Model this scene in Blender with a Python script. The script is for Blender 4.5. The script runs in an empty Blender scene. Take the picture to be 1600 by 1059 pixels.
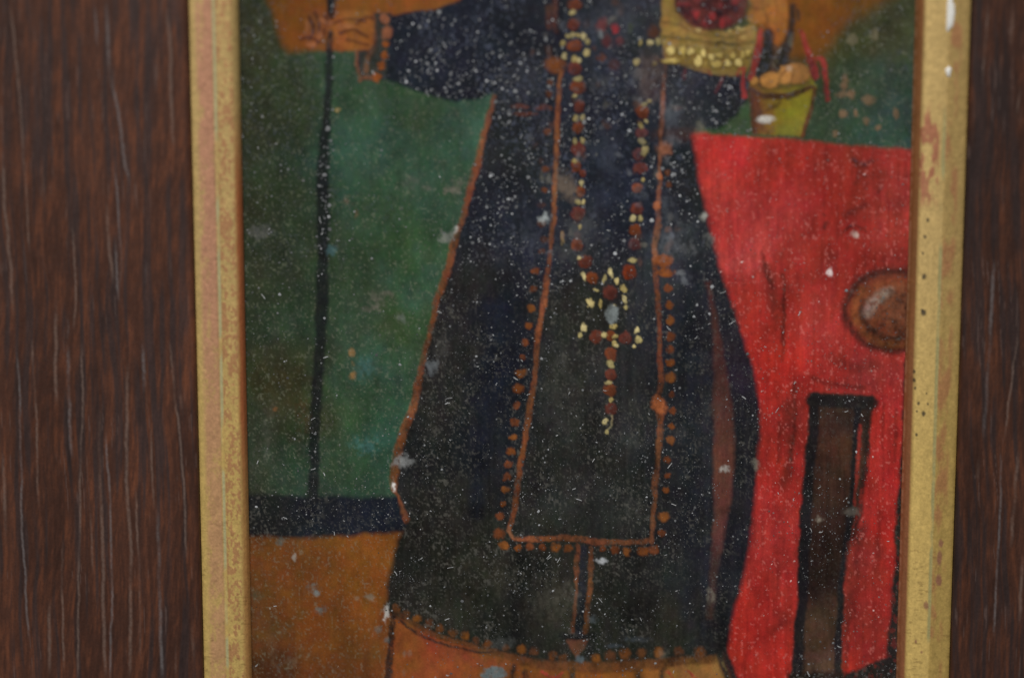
import bpy, math
import numpy as np

# ------------------------------------------------------------------ camera
rng = np.random.default_rng(7)
F_PX = 60.0 / 23.6 * 1600            # 60 mm lens on a 23.6 mm sensor, photograph 1600 px wide
TILT = math.radians(10.8)            # camera looks slightly down at the upright panel
Z0 = 0.61                            # metres from the lens to the panel
CT, ST = math.cos(TILT), math.sin(TILT)
CAM = np.array([0.0, -Z0 * CT, Z0 * ST])
scene = bpy.context.scene
cd = bpy.data.cameras.new('camera'); cam = bpy.data.objects.new('camera', cd)
scene.collection.objects.link(cam); scene.camera = cam
cam.location = CAM; cam.rotation_euler = (math.pi / 2 - TILT, 0, 0)
cd.sensor_width = 23.6; cd.lens = 60.0; cd.clip_start = 0.01; cd.clip_end = 20
cd.dof.use_dof = True
cd.dof.focus_distance = Z0 / (1 - (800 - 529.5) * math.tan(TILT) / F_PX)
cd.dof.aperture_fstop = 2.1

# ------------------------------------------------------------------ light
w = bpy.data.worlds.new('World'); scene.world = w; w.use_nodes = True
w.node_tree.nodes['Background'].inputs[0].default_value = (0.82, 0.9, 1.0, 1)
w.node_tree.nodes['Background'].inputs[1].default_value = 0.13
def area(name, loc, target, size, power, col):
    ld = bpy.data.lights.new(name, 'AREA'); ld.size = size; ld.energy = power; ld.color = col
    o = bpy.data.objects.new(name, ld); scene.collection.objects.link(o); o.location = loc
    d = np.array(target) - np.array(loc)
    from mathutils import Vector
    o.rotation_euler = Vector(d).to_track_quat('-Z', 'Y').to_euler()
area('window_light', (-0.25, -1.7, 1.45), (0, 0, 0), 1.4, 52, (1.0, 0.97, 0.92))
scene.view_settings.view_transform = 'Standard'; scene.view_settings.look = 'None'
scene.view_settings.exposure = 0; scene.view_settings.gamma = 1
L = 0.80                             # what a white surface on the panel reads in the picture

# ------------------------------------------------------------------ helpers
def lin(c):
    c = np.asarray(c, float) / 255.0
    return np.where(c <= 0.04045, c / 12.92, ((c + 0.055) / 1.055) ** 2.4)
def C(c):
    c = np.asarray(c, float); m = c.mean(-1, keepdims=True)
    return np.clip(lin(c) / L, 0, 0.92)
def CP(c):
    """paint mixed a little greyer and deeper"""
    c = np.asarray(c, float); m = c.max(-1, keepdims=True); g = c.mean(-1, keepdims=True)
    c = g + (c - g) * .92
    return C(c * (1 - .06 * np.clip((m - 40) / 90, 0, 1)))
def project(x, y, z):
    """world point -> photograph pixel"""
    dx, dy, dz = x - CAM[0], y - CAM[1], z - CAM[2]
    depth = dy * CT - dz * ST
    up = dy * ST + dz * CT
    return 800 + F_PX * dx / depth, 529.5 - F_PX * up / depth
def unproject(px, py, t=0.0):
    """photograph pixel -> point on the upright plane t metres in front of the panel"""
    a, b = (px - 800) / F_PX, (529.5 - py) / F_PX
    d = np.array([a, CT + b * ST, -ST + b * CT])
    s = (-t - CAM[1]) / d[1]
    return CAM + d * s
def _hash(i, j, seed):
    h = (i.astype(np.int64) * 374761393 + j.astype(np.int64) * 668265263 + seed * 1274126177) & 0xffffffff
    h = ((h ^ (h >> 13)) * 1274126177) & 0xffffffff
    h = (h ^ (h >> 16)) & 0xffffffff
    return (h & 0xffffff) / float(0xffffff)
def noise(x, y, seed=0):
    xi = np.floor(x); yi = np.floor(y); fx = x - xi; fy = y - yi
    fx = fx * fx * (3 - 2 * fx); fy = fy * fy * (3 - 2 * fy)
    a = _hash(xi, yi, seed); b = _hash(xi + 1, yi, seed); c = _hash(xi, yi + 1, seed); d = _hash(xi + 1, yi + 1, seed)
    return (a * (1 - fx) + b * fx) * (1 - fy) + (c * (1 - fx) + d * fx) * fy
def fbm(x, y, sx, sy, seed=0, oct=4):
    v = 0; amp = 0.5; tot = 0
    for k in range(oct):
        v = v + amp * noise(x / sx * 2 ** k + 17.3 * k, y / sy * 2 ** k + 9.1 * k, seed + 31 * k); tot += amp; amp *= 0.55
    return v / tot                     # 0..1, mean .5
def sstep(a, b, x):
    t = np.clip((x - a) / (b - a), 0, 1); return t * t * (3 - 2 * t)
def lerp(a, b, t): return a + (b - a) * t

def paint_material(name, rough, spec, grain, bump, metallic=0.0, grain_scale=2600, attr='Col', coat=0.0):
    m = bpy.data.materials.new(name); m.use_nodes = True
    nt = m.node_tree; N = nt.nodes; Lk = nt.links; b = N['Principled BSDF']
    at = N.new('ShaderNodeAttribute'); at.attribute_name = attr
    tc = N.new('ShaderNodeTexCoord')
    n1 = N.new('ShaderNodeTexNoise'); n1.inputs['Scale'].default_value = grain_scale; n1.inputs['Detail'].default_value = 3
    Lk.new(tc.outputs['Object'], n1.inputs['Vector'])
    mr = N.new('ShaderNodeMapRange'); mr.inputs[1].default_value = 0.25; mr.inputs[2].default_value = 0.75
    mr.inputs[3].default_value = 1 - grain; mr.inputs[4].default_value = 1 + grain
    Lk.new(n1.outputs['Fac'], mr.inputs[0])
    mx = N.new('ShaderNodeMix'); mx.data_type = 'RGBA'; mx.blend_type = 'MULTIPLY'; mx.inputs[0].default_value = 1
    Lk.new(at.outputs['Color'], mx.inputs[6]); Lk.new(mr.outputs[0], mx.inputs[7])
    Lk.new(mx.outputs[2], b.inputs['Base Color'])
    n2 = N.new('ShaderNodeTexNoise'); n2.inputs['Scale'].default_value = grain_scale * 0.45; n2.inputs['Detail'].default_value = 4
    Lk.new(tc.outputs['Object'], n2.inputs['Vector'])
    r = N.new('ShaderNodeMapRange'); r.inputs[3].default_value = rough - 0.12; r.inputs[4].default_value = rough + 0.12
    Lk.new(n2.outputs['Fac'], r.inputs[0]); Lk.new(r.outputs[0], b.inputs['Roughness'])
    bp = N.new('ShaderNodeBump'); bp.inputs['Strength'].default_value = bump; bp.inputs['Distance'].default_value = 0.0002
    Lk.new(n2.outputs['Fac'], bp.inputs['Height']); Lk.new(bp.outputs[0], b.inputs['Normal'])
    b.inputs['Specular IOR Level'].default_value = spec; b.inputs['Metallic'].default_value = metallic
    b.inputs['Coat Weight'].default_value = coat
    return m
M_PAINT = paint_material('old_oil_paint', 0.50, 0.12, 0.16, 0.25)
M_WOOD = paint_material('varnished_dark_wood', 0.42, 0.28, 0.14, 0.05, grain_scale=2200)
M_GILT = paint_material('worn_gilding', 0.46, 0.4, 0.10, 0.35, metallic=0.30, grain_scale=2200)
M_DUST = paint_material('pale_dust', 0.85, 0.1, 0.1, 0.0)
M_CHIP = paint_material('bare_gesso', 0.8, 0.2, 0.08, 0.4)

def empty(name, loc, **props):
    o = bpy.data.objects.new(name, None); scene.collection.objects.link(o); o.location = loc; o.empty_display_size = 0.02
    for k, v in props.items(): o[k] = v
    return o
def mesh_obj(name, co, quads, col, mat, parent=None, smooth=True, tris=None):
    me = bpy.data.meshes.new(name)
    nq = 0 if quads is None else len(quads); ntr = 0 if tris is None else len(tris)
    me.vertices.add(len(co)); me.vertices.foreach_set('co', np.ascontiguousarray(co, np.float32).ravel())
    loops = []; starts = []
    if nq: loops.append(np.asarray(quads, np.int32).ravel()); starts.append(np.arange(nq) * 4)
    if ntr: loops.append(np.asarray(tris, np.int32).ravel()); starts.append(nq * 4 + np.arange(ntr) * 3)
    loops = np.concatenate(loops); starts = np.concatenate(starts).astype(np.int32)
    me.loops.add(len(loops)); me.loops.foreach_set('vertex_index', loops)
    me.polygons.add(nq + ntr); me.polygons.foreach_set('loop_start', starts)
    me.update(calc_edges=True)
    if smooth: me.polygons.foreach_set('use_smooth', np.ones(nq + ntr, bool))
    a = me.color_attributes.new('Col', 'FLOAT_COLOR', 'POINT')
    rgba = np.ones((len(co), 4), np.float32); rgba[:, :3] = col
    a.data.foreach_set('color', rgba.ravel())
    me.materials.append(mat)
    o = bpy.data.objects.new(name, me); scene.collection.objects.link(o)
    if parent is not None: o.parent = parent; o.matrix_parent_inverse.identity(); o.location = -np.array(parent_offset(parent))
    return o
def parent_offset(p):
    v = np.zeros(3)
    while p is not None: v = v + np.array(p.location); p = p.parent
    return v

# ------------------------------------------------------------------ picture frame: rails of dark wood, gilt slips
Z_TOP = unproject(800, -210)[2]; Z_BOT = unproject(800, 1290)[2]
frame = empty('picture_frame', (unproject(903, 529)[0], 0.004, Z_BOT),
              label='dark brown wooden picture frame with a worn gilt inner slip', category='picture frame')
def rows(step_px, y0=-200, y1=1270):
    a = np.arange(-12, 1072, step_px)
    return np.concatenate([np.arange(y0, -12, 8.0), a, np.arange(a[-1] + step_px, y1, 8.0)])
ZS = lambda step: np.array([unproject(800, p)[2] for p in rows(step)])
def extrude(name, xs, ts, zs, colf, mat, parent, relief=None):
    """a moulding: cross-section (xs, ts) run along z; ts is how far it stands in front of the panel"""
    n, m = len(xs), len(zs)
    X = np.repeat(xs[None], m, 0); T = np.repeat(ts[None], m, 0); Z = np.repeat(zs[:, None], n, 1)
    px, py = project(X, -T, Z)
    col, dh = colf(px, py, X, Z)
    T = T + dh
    co = np.stack([X, -T, Z], -1).reshape(-1, 3)
    i = np.arange(m - 1)[:, None] * n + np.arange(n - 1)[None]
    q = np.stack([i, i + n, i + n + 1, i + 1], -1).reshape(-1, 4)
    # end caps and back
    return mesh_obj(name, co, q, col.reshape(-1, 3), mat, parent)

PORES_A = [
 [(165,-10),(170,100),(185,180),(195,260),(207,305)], [(14,0),(22,60),(35,200),(42,330),(46,400)], [(260,0),(265,60),(268,150),(272,240)],
 [(178,250),(185,330),(190,400),(185,470)], [(165,310),(172,400),(178,450)], [(112,340),(118,460),(115,530)], [(228,400),(229,452)], [(265,390),(268,440)],
 [(3,230),(8,330),(18,430),(20,500)], [(105,490),(106,540)], [(88,450),(87,529),(88,640)], [(50,520),(54,600),(57,655),(60,800)], [(105,529),(108,630),(112,720)],
 [(128,529),(129,615),(125,780),(122,960),(121,1070)], [(160,614),(155,694),(159,809),(161,919),(165,1070)], [(165,669),(172,794),(175,904),(172,1070)],
 [(200,559),(197,729),(205,854),(202,1070)], [(212,754),(215,854),(220,954),(220,1040)], [(245,779),(250,929),(253,1070)], [(265,529),(275,629),(287,754),(292,879)],
 [(299,969),(302,1040)], [(25,529),(30,594),(35,829),(45,1004)], [(78,929),(77,1059)], [(96,829),(100,1054)], [(223,520),(225,620)], [(236,650),(240,800)],
 [(5,700),(8,860)], [(148,0),(152,80)], [(66,250),(69,330)], [(140,780),(146,900)], [(52,1030),(53,1075)], [(275,1000),(276,1060)], [(280,600),(284,650)], [(180,360),(186,480)]]
PORES_B = [
 [(1554,400),(1550,470),(1546,560),(1536,690)], [(1592,510),(1580,600),(1570,690)], [(1591,700),(1584,800),(1578,860)], [(1566,700),(1562,800),(1557,920),(1552,1000)],
 [(1530,706),(1528,760)], [(1594,130),(1588,190)], [(1556,150),(1552,180)], [(1546,0),(1540,60),(1534,140)], [(1598,860),(1592,980)], [(1520,380),(1522,390)], [(1582,0),(1578,80)]]
def seg_dist(px, py, pts, widths=None):
    """distance to a polyline, with the width interpolated along it"""
    best = np.full(px.shape, 1e9); wid = np.zeros(px.shape)
    n = len(pts)
    ws = [1.0] * n if widths is None else (list(widths) if np.ndim(widths) else [widths] * n)
    for k in range(n - 1):
        (ax, ay), (bx, by) = pts[k], pts[k + 1]
        vx, vy = bx - ax, by - ay; l2 = vx * vx + vy * vy + 1e-9
        t = np.clip(((px - ax) * vx + (py - ay) * vy) / l2, 0, 1)
        d = np.hypot(px - ax - t * vx, py - ay - t * vy)
        u = d < best
        best = np.where(u, d, best); wid = np.where(u, ws[k] + (ws[k + 1] - ws[k]) * t, wid)
    return best, wid
def wood_colour(pores, dark):
    def f(px, py, X, Z):
        wx = px + 7 * (fbm(px, py, 90, 160, 3, 2) - .5) * 2 + (py - 500) * -0.02
        fib = fbm(wx, py, 5.5, 120, 11, 4)
        fleck = fbm(wx + 0.22 * py, py, 16, 40, 17, 4)
        big = fbm(wx, py, 75, 260, 23, 3)
        fl2 = fbm(wx + 0.12 * py, py, 3.5, 24, 19, 3)
        v = (1.0 + 0.50 * (fib - .5) + 0.22 * (fleck - .5) + 0.40 * (fl2 - .5) + 0.55 * (big - .5)) * dark
        base = C((63, 38, 28)); red = C((80, 46, 30)); cold = C((46, 36, 35))
        col = lerp(base, red, sstep(.42, .74, fleck * .3 + fl2 * .4 + fib * .3)[..., None])
        col = lerp(col, cold, (sstep(.46, .70, fbm(wx, py, 8, 170, 29, 3)) * .8)[..., None])
        col = col * v[..., None]
        dh = np.zeros(px.shape)
        for k, p in enumerate(pores):
            pts = [(a, b) for a, b in p]
            x0 = min(a for a, b in p) - 12; x1 = max(a for a, b in p) + 12; y0 = min(b for a, b in p) - 10; y1 = max(b for a, b in p) + 10
            s = (px > x0) & (px < x1) & (py > y0) & (py < y1)
            if not s.any(): continue
            wob = 1.2 * (noise(px[s] * 0, py[s] / 30, 50 + k) - .5) * 2 + .5 * (noise(px[s] * 0, py[s] / 7, 150 + k) - .5) * 2
            d, _ = seg_dist(px[s] + wob, py[s], pts)
            brk = (.25 + .75 * sstep(.25, .6, fbm(px[s] * 0 + k * 7, py[s], 1, 60, 70 + k, 3))) * (.45 + 1.0 * noise(px[s] / 3, py[s] / 3.2, 80 + k))
            yy = py[s]; brk = brk * sstep(y0 + 10, y0 + 55, yy) * (1 - sstep(y1 - 50, y1 - 10, yy))
            a = np.clip((1 - sstep(.4, 2.8 if k % 2 else 4.2, d)) * brk, 0, 1)
            pale = C((118, 98, 88)) if k % 3 else C((112, 106, 106))
            col[s] = lerp(col[s], pale, (a * .50)[:, None])
            dk = (1 - sstep(1.0, 5.0, np.abs(d - 3))) * brk * .16
            col[s] *= (1 - dk)[:, None]
            dh[s] -= a * 0.00002
        # fine short pores
        s2 = sstep(.74, .84, fbm(wx, py, 2.6, 60, 91, 2)) * sstep(.45, .65, fbm(px, py, 60, 60, 93, 2))
        col = lerp(col, C((96, 78, 72)), (s2 * .35)[..., None])
        dh += 0.00003 * (fib - .5)
        return col, dh
    return f
WT = 0.0034
def rail(x_in_px, x_out_px, pores, dark, sgn):
    xi = unproject(x_in_px, 529, 0.0026)[0]; xo = unproject(x_out_px, 529, WT)[0]
    r = 0.0012
    a = np.linspace(0, math.pi / 2, 6)
    edge_in_x = xi + sgn * r * (1 - np.sin(a[::1])[::1]) * 0 + sgn * (r - r * np.cos(a)); edge_in_t = WT - r + r * np.sin(a)
    vis = np.arange(xi + sgn * r, xi + sgn * 0.056, sgn * 0.00024)[1:]
    far = np.linspace(vis[-1], xo - sgn * r, 12)[1:]
    xs = np.concatenate([[xi, xi], edge_in_x, vis, far, xo - sgn * r + sgn * r * np.sin(a), [xo, xi]])
    ts = np.concatenate([[-0.014, 0.0], edge_in_t, np.full(len(vis), WT), np.full(len(far), WT), WT - r + r * np.cos(a), [-0.014, -0.014]])
    if sgn < 0: xs = xs[::-1]; ts = ts[::-1]
    return extrude('wooden_rail', xs, ts, ZS(1.9), wood_colour(pores, dark), M_WOOD, frame)
rail_a = rail(306, -420, PORES_A, 1.0, -1)
rail_b = rail(1501, 2020, PORES_B, 0.85, 1)

def slip_colour(side):
    def f(px, py, X, Z):
        # q: 0 at the inner edge against the paint, 1 at the outer edge against the wood
        e_in, e_out = (383, 307) if side < 0 else (1416, 1500)
        xi, xo = unproject(e_in, 529, .001)[0], unproject(e_out, 529, .0024)[0]
        q = (X - xi) / (xo - xi)
        g1 = fbm(px, py, 5, 7, 101 + side, 4); g2 = fbm(px, py, 22, 60, 111 + side, 3); g3 = fbm(px, py, 9, 26, 121 + side, 4)
        fine = fbm(px, py, 2.2, 3.0, 131 + side, 2)
        low = sstep(350, 800, py)
        gold = lerp(C((178, 150, 96)), C((186, 157, 92)), low[..., None]) * (1.0 if side < 0 else 1.14) * (0.80 + 0.4 * g1)[..., None]
        stip = fbm(px, py, 3.2, 4.2, 151 + side, 3)
        bole = C((156, 104, 74)); pink = (C((172, 122, 98)) * (.8 + .4 * g1)[..., None]); patina = C((164, 162, 124)); brown = C((126, 78, 46))
        col = gold
        if side < 0:
            # outer half rubbed to a pinkish ground, less so towards the bottom
            a = sstep(.50, .56, q) * (1 - sstep(.80, .93, q)) * sstep(.36, .60, g2 * .35 + g3 * .25 + g1 * .15 + stip * .25 + .06 * (1 - low) + .12 * (1 - sstep(.55, .85, q))) * (.9 - .25 * low)
            col = lerp(col, pink, a[..., None])
            a = sstep(.10, .16, q) * (1 - sstep(.44, .48, q)) * sstep(.47, .57, g3 * .35 + g1 * .25 + stip * .40 - .02 * low + .05 * sstep(.36, .47, q) + .03 * (1 - sstep(.1, .2, q))) * .75
            col = lerp(col, bole, a[..., None])
            a = (1 - sstep(.07, .17, q + .05 * (g3 - .5))) * sstep(120, 330, py) * (1 - .5 * sstep(620, 820, py))
            col = lerp(col, C((168, 98, 60)), a[..., None])
            a = (1 - sstep(.012, .045, np.abs(q - .495 + .01 * (g2 - .5)))) * sstep(.30, .5, g2) * .8
            col = lerp(col, patina, a[..., None])
        else:
            col = lerp(col, col * np.array([.66, .64, .58]), sstep(.56, .62, q)[..., None])
            a = sstep(.58, .62, q) * (1 - sstep(.80, .9, q)) * sstep(.44, .62, g2 * .6 + g3 * .4) * .6
            col = lerp(col, C((150, 92, 66)), a[..., None])
            a = sstep(.10, .14, q) * (1 - sstep(.45, .52, q)) * sstep(.52, .62, g3 * .7 + g2 * .3) * (sstep(150, 190, py) * (1 - sstep(300, 335, py))) * .9
            col = lerp(col, C((160, 100, 76)), a[..., None])
            a = (1 - sstep(.115, .165, q)) * .95
            col = lerp(col, lerp(C((118, 72, 40)), C((132, 78, 52)), low[..., None]) * (0.8 + .4 * g3)[..., None], a[..., None])
            a = (1 - sstep(.0, .03, np.abs(q - .012))) * sstep(.35, .6, g1) * .5
            col = lerp(col, C((172, 128, 100)), a[..., None])
            a = (1 - sstep(.012, .05, np.abs(q - .575 + .012 * (g2 - .5)))) * sstep(.30, .5, g2) * sstep(140, 220, py) * .8
            col = lerp(col, C((146, 142, 98)), a[..., None])
            for (cx, cy, r) in [(1446,370,3.2),(1442,396,2.2),(1444,432,4.2),(1443,488,5),(1441,484,3),(1429,580,3),(1428,593,3.2),(1430,605,2.4),(1435,630,2.6),(1450,631,2),(1443,646,4),(1433,642,2.2),(1432,679,2.4),(1448,615,1.8),(1450,343,3.4)]:
                d = np.hypot((px - cx) + 3 * (g1 - .5), (py - cy) * .8 + 4 * (g3 - .5))
                col = lerp(col, C((48, 44, 40)), ((1 - sstep(r * .45, r * 1.1, d)) * .85)[..., None])
            for (cx, cy, rx, ry) in [(1468,870,5,14),(1467,906,6,10),(1447,945,5,9),(1470,850,5,8),(1440,1018,3,3),(1431,1002,2,3)]:
                d = np.hypot((px - cx) / rx, (py - cy) / ry) + .8 * (g1 - .5)
                col = lerp(col, C((128, 76, 70)), ((1 - sstep(.5, 1.1, d)) * .7)[..., None])
        # short dark hairline cracks across the leaf near the bottom
        cr = sstep(.66, .74, fbm(px, py, 10, 2.2, 141 + side, 2)) * sstep(700, 900, py) * sstep(.45, .6, g2) * .35
        col = lerp(col, C((96, 66, 34)), cr[..., None])
        col = col * (0.90 + 0.20 * fine)[..., None]
        dh = 0.00016 * (g3 - .5) + 0.00008 * (g1 - .5) + .00004 * (fine - .5)
        dh = dh * (q > -.01) * (q < 1.01)
        return np.clip(col, 0, .92), dh
    return f
def slip(side):
    e_in, e_out = (383, 307) if side < 0 else (1416, 1500)
    xi, xo = unproject(e_in, 529, .001)[0], unproject(e_out, 529, .0024)[0]
    q = np.array([0, .03, .085, .11, .16, .30, .42, .48, .50, .52, .56, .66, .80, .92, .98, 1.0])
    t = np.array([.0006, .0024, .0034, .00385, .0042, .0044, .0043, .0040, .00355, .0039, .0042, .00415, .0040, .00385, .0036, .0032])
    if side > 0:
        q = q.copy(); q[7:11] += .075; q[1:4] += (.02, .05, .055)
    t = t * .70; k0 = 8; t[k0] += .00022
    qq = np.linspace(0, 1, 72); tt = np.interp(qq, q, t)
    tt = np.convolve(np.pad(tt, 2, mode='edge'), [.1, .25, .3, .25, .1], 'valid'); tt[0] = .0006
    xs = np.concatenate([[xi], xi + qq * (xo - xi), [xo, xi]]); ts = np.concatenate([[-.0002], tt, [-.0002, -.0002]])
    if side < 0: xs = xs[::-1]; ts = ts[::-1]
    o = extrude('gilt_slip', xs, ts, ZS(1.6), slip_colour(side), M_GILT, frame)
    o['label'] = 'gilt slip rubbed to a pinkish ground' if side < 0 else 'gilt slip with white chips and black pits'
    return o
slip_a = slip(-1); slip_b = slip(1)
def chip(px, py, rx, ry, t, parent, col=(206, 204, 198)):
    """a little lump of bare gesso"""
    c = unproject(px, py, t); s = Z0 / F_PX
    co = []; 
    for k in range(5):
        f = k / 4
        for j in range(14):
            an = j / 14 * 2 * math.pi
            r = math.cos(f * math.pi / 2) ** .7 * (1 + .16 * math.sin(3 * an + px) + .1 * math.sin(5 * an))
            co.append((c[0] + rx * s * r * math.cos(an), -(t - .0002 + .0006 * math.sin(f * math.pi / 2)), c[2] + ry * s * r * math.sin(an)))
    q = [(k * 14 + j, k * 14 + (j + 1) % 14, k * 14 + 14 + (j + 1) % 14, k * 14 + 14 + j) for k in range(4) for j in range(14)]
    co = np.array(co)
    return mesh_obj('chip', co, np.array(q), np.repeat(C(col)[None], len(co), 0), M_CHIP, parent)
for a in [(1485, 20, 6.5, 30, .0029), (1482, 112, 4.5, 8.5, .0029)]: chip(*a, slip_b)

# ------------------------------------------------------------------ painting
ppos = (unproject(903, 529)[0], 0.0005, Z_BOT)
painting = empty('painting', ppos, label='old oil painting of a robed figure with rosary, staff and red table', category='painting')
STEP = 1.4
x_l, x_r = unproject(376, 529)[0], unproject(1428, 529)[0]
xs = np.arange(x_l - .004, x_r + .004, STEP * Z0 / F_PX)
zs = ZS(STEP)
NX, NZ = len(xs), len(zs)
GX = np.repeat(xs[None], NZ, 0); GZ = np.repeat(zs[:, None], NX, 1)
PX, PY = project(GX, np.zeros_like(GX), GZ)
# brushy unevenness of every outline
WX = PX + 2.6 * (fbm(PX, PY, 26, 26, 1, 2) - .5) * 2 + 1.5 * (fbm(PX, PY, 6, 6, 2, 2) - .5) * 2
WY = PY + 2.6 * (fbm(PX, PY, 26, 26, 5, 2) - .5) * 2 + 1.5 * (fbm(PX, PY, 6, 6, 6, 2) - .5) * 2
COL = np.zeros((NZ, NX, 3)); H = np.zeros((NZ, NX)); LAB = np.zeros((NZ, NX), np.int32)
N_MOT = fbm(PX, PY, 34, 40, 201, 4); N_FINE = fbm(PX, PY, 5, 6, 211, 3); N_STREAK = fbm(PX, PY, 4, 70, 221, 3); N_WEAR = fbm(PX, PY, 6, 8, 231, 4); N_DRY = fbm(PX, PY, 3.0, 4.0, 235, 2)
HUE = np.stack([1 + .16 * (fbm(PX, PY, 13, 16, sd, 3) - .5) * 2 + .08 * (fbm(PX, PY, 48, 60, sd + 5, 2) - .5) * 2 for sd in (241, 251, 261)], -1)
PARTS = []                             # (name, parent index or 0, label)
def part(name, parent=0, label=None):
    PARTS.append((name, parent, label)); return len(PARTS)
def box(x0, x1, y0, y1, pad):
    ry = np.nonzero((PY[:, NX // 2] > y0 - pad) & (PY[:, NX // 2] < y1 + pad))[0]
    rx = np.nonzero((PX[NZ // 2] > x0 - pad - 45) & (PX[NZ // 2] < x1 + pad + 45))[0]
    if len(ry) == 0 or len(rx) == 0: return None
    return slice(ry[0], ry[-1] + 1), slice(rx[0], rx[-1] + 1)
def put(s, alpha, col, pid, h):
    a = alpha[..., None]
    COL[s] = COL[s] * (1 - a) + col * a
    H[s] = H[s] + h * alpha
    if pid: LAB[s] = np.where(alpha > .5, pid, LAB[s])
def tone(s, col, var=.22, streak=.0, hue=True):
    c = CP(col) if not callable(col) else col(s)
    m = 1 + var * ((N_MOT[s] - .5) * 1.6 + (N_FINE[s] - .5) * .8) * 2 + streak * (N_STREAK[s] - .5) * 2
    return c * np.clip(m, .3, 2)[..., None] * (HUE[s] if hue else 1)
def poly_sd(px, py, pts):
    n = len(pts); inside = np.zeros(px.shape, bool); best = np.full(px.shape, 1e9)
    for k in range(n):
        (ax, ay), (bx, by) = pts[k], pts[(k + 1) % n]
        vx, vy = bx - ax, by - ay; l2 = vx * vx + vy * vy + 1e-9
        t = np.clip(((px - ax) * vx + (py - ay) * vy) / l2, 0, 1)
        best = np.minimum(best, np.hypot(px - ax - t * vx, py - ay - t * vy))
        c = (ay > py) != (by > py)
        inside ^= c & (px < (bx - ax) * (py - ay) / (by - ay + 1e-9) + ax)
    return np.where(inside, -best, best)
def smooth_pts(pts, closed=False, n=4):
    p = np.array(pts, float); out = []
    m = len(p)
    for k in range(m if closed else m - 1):
        p0 = p[(k - 1) % m] if closed or k > 0 else p[k]; p1 = p[k]; p2 = p[(k + 1) % m]; p3 = p[(k + 2) % m] if closed or k + 2 < m else p2
        for j in range(n):
            t = j / n
            out.append(.5 * (2 * p1 + (p2 - p0) * t + (2 * p0 - 5 * p1 + 4 * p2 - p3) * t * t + (3 * p1 - p0 - 3 * p2 + p3) * t ** 3))
    if not closed: out.append(p[-1])
    return [tuple(v) for v in out]
def poly(pts, col, pid=0, soft=4, op=1.0, var=.22, streak=0., h=2e-5, wear=0., smooth=False):
    if smooth: pts = smooth_pts(pts, True, 3)
    X = [p[0] for p in pts]; Y = [p[1] for p in pts]
    s = box(min(X), max(X), min(Y), max(Y), soft + 6)
    if s is None: return
    sd = poly_sd(WX[s], WY[s], pts)
    a = (1 - sstep(-soft, soft, sd)) * op
    if wear: a = a * (1 - wear * sstep(.55, .68, N_WEAR[s]))
    put(s, a, tone(s, col, var, streak), pid, h)
def dull(c):
    g = sum(c) / 3; return tuple((g + (v - g) * .86) * (.93 if max(c) > 100 else 1) for v in c)
def stroke(pts, width, col, pid=0, soft=2.6, op=.94, var=.5, h=5e-5, wear=.42, smooth=True):
    ws = width if np.ndim(width) else [width] * len(pts)
    if smooth and len(pts) > 2:
        q = smooth_pts([(p[0], p[1]) for p in pts], False, 3); wz = smooth_pts([(v, 0) for v in ws], False, 3)
        pts, ws = q, [v[0] for v in wz]
    X = [p[0] for p in pts]; Y = [p[1] for p in pts]
    s = box(min(X), max(X), min(Y), max(Y), max(ws) + soft + 6)
    if s is None: return
    d, wd = seg_dist(WX[s], WY[s], pts, ws)
    a = np.clip((1 - sstep(-soft, soft, d - wd / 2 + wear * 2.4 * (N_DRY[s] - .5) * 2)) * op * (1 - .5 * wear + wear * 1.0 * (N_DRY[s] - .25)), 0, 1)
    if wear: a = a * (1 - wear * sstep(.52, .66, N_WEAR[s]))
    put(s, a, tone(s, dull(col), var), pid, h)
def blob(x, y, rx, ry=None, col=(0, 0, 0), pid=0, soft=.35, op=.95, ang=0., var=.3, h=6e-5, wear=.22, rag=.0):
    ry = ry or rx
    s = box(x - rx - ry, x + rx + ry, y - rx - ry, y + rx + ry, 6)
    if s is None: return
    u, v = WX[s] - x, WY[s] - y; c, sn = math.cos(ang), math.sin(ang)
    d = np.hypot((u * c + v * sn) / rx, (-u * sn + v * c) / ry)
    if rag: d = d + rag * (N_WEAR[s] - .5) * 2
    if wear: d = d + .35 * (N_DRY[s] - .5) * 2 * min(1, 5 / rx)
    a = (1 - sstep(1 - soft, 1 + soft, d)) * op
    if wear: a = a * (1 - wear * sstep(.5, .66, N_WEAR[s]))
    put(s, a, tone(s, col, var, 0., False), pid, h)
def field(pts, sig=45.):
    P = np.array([(p[0], p[1]) for p in pts], float); Cc = np.array([CP(p[2]) for p in pts])
    def f(s):
        x = PX[s] + 34 * (fbm(PX[s], PY[s], 40, 55, 301, 3) - .5) * 2; y = PY[s] + 34 * (fbm(PX[s], PY[s], 40, 55, 307, 3) - .5) * 2
        num = 0; den = 0
        for (a, b), c in zip(P, Cc):
            wgt = 1 / ((x - a) ** 2 + (y - b) ** 2 + sig * sig) ** 2
            num = num + wgt[..., None] * c; den = den + wgt
        return num / den[..., None]
    return f
ALL = (slice(0, NZ), slice(0, NX))
BIG = [(-500, -900), (2500, -900), (2500, 2500), (-500, 2500)]

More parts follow.
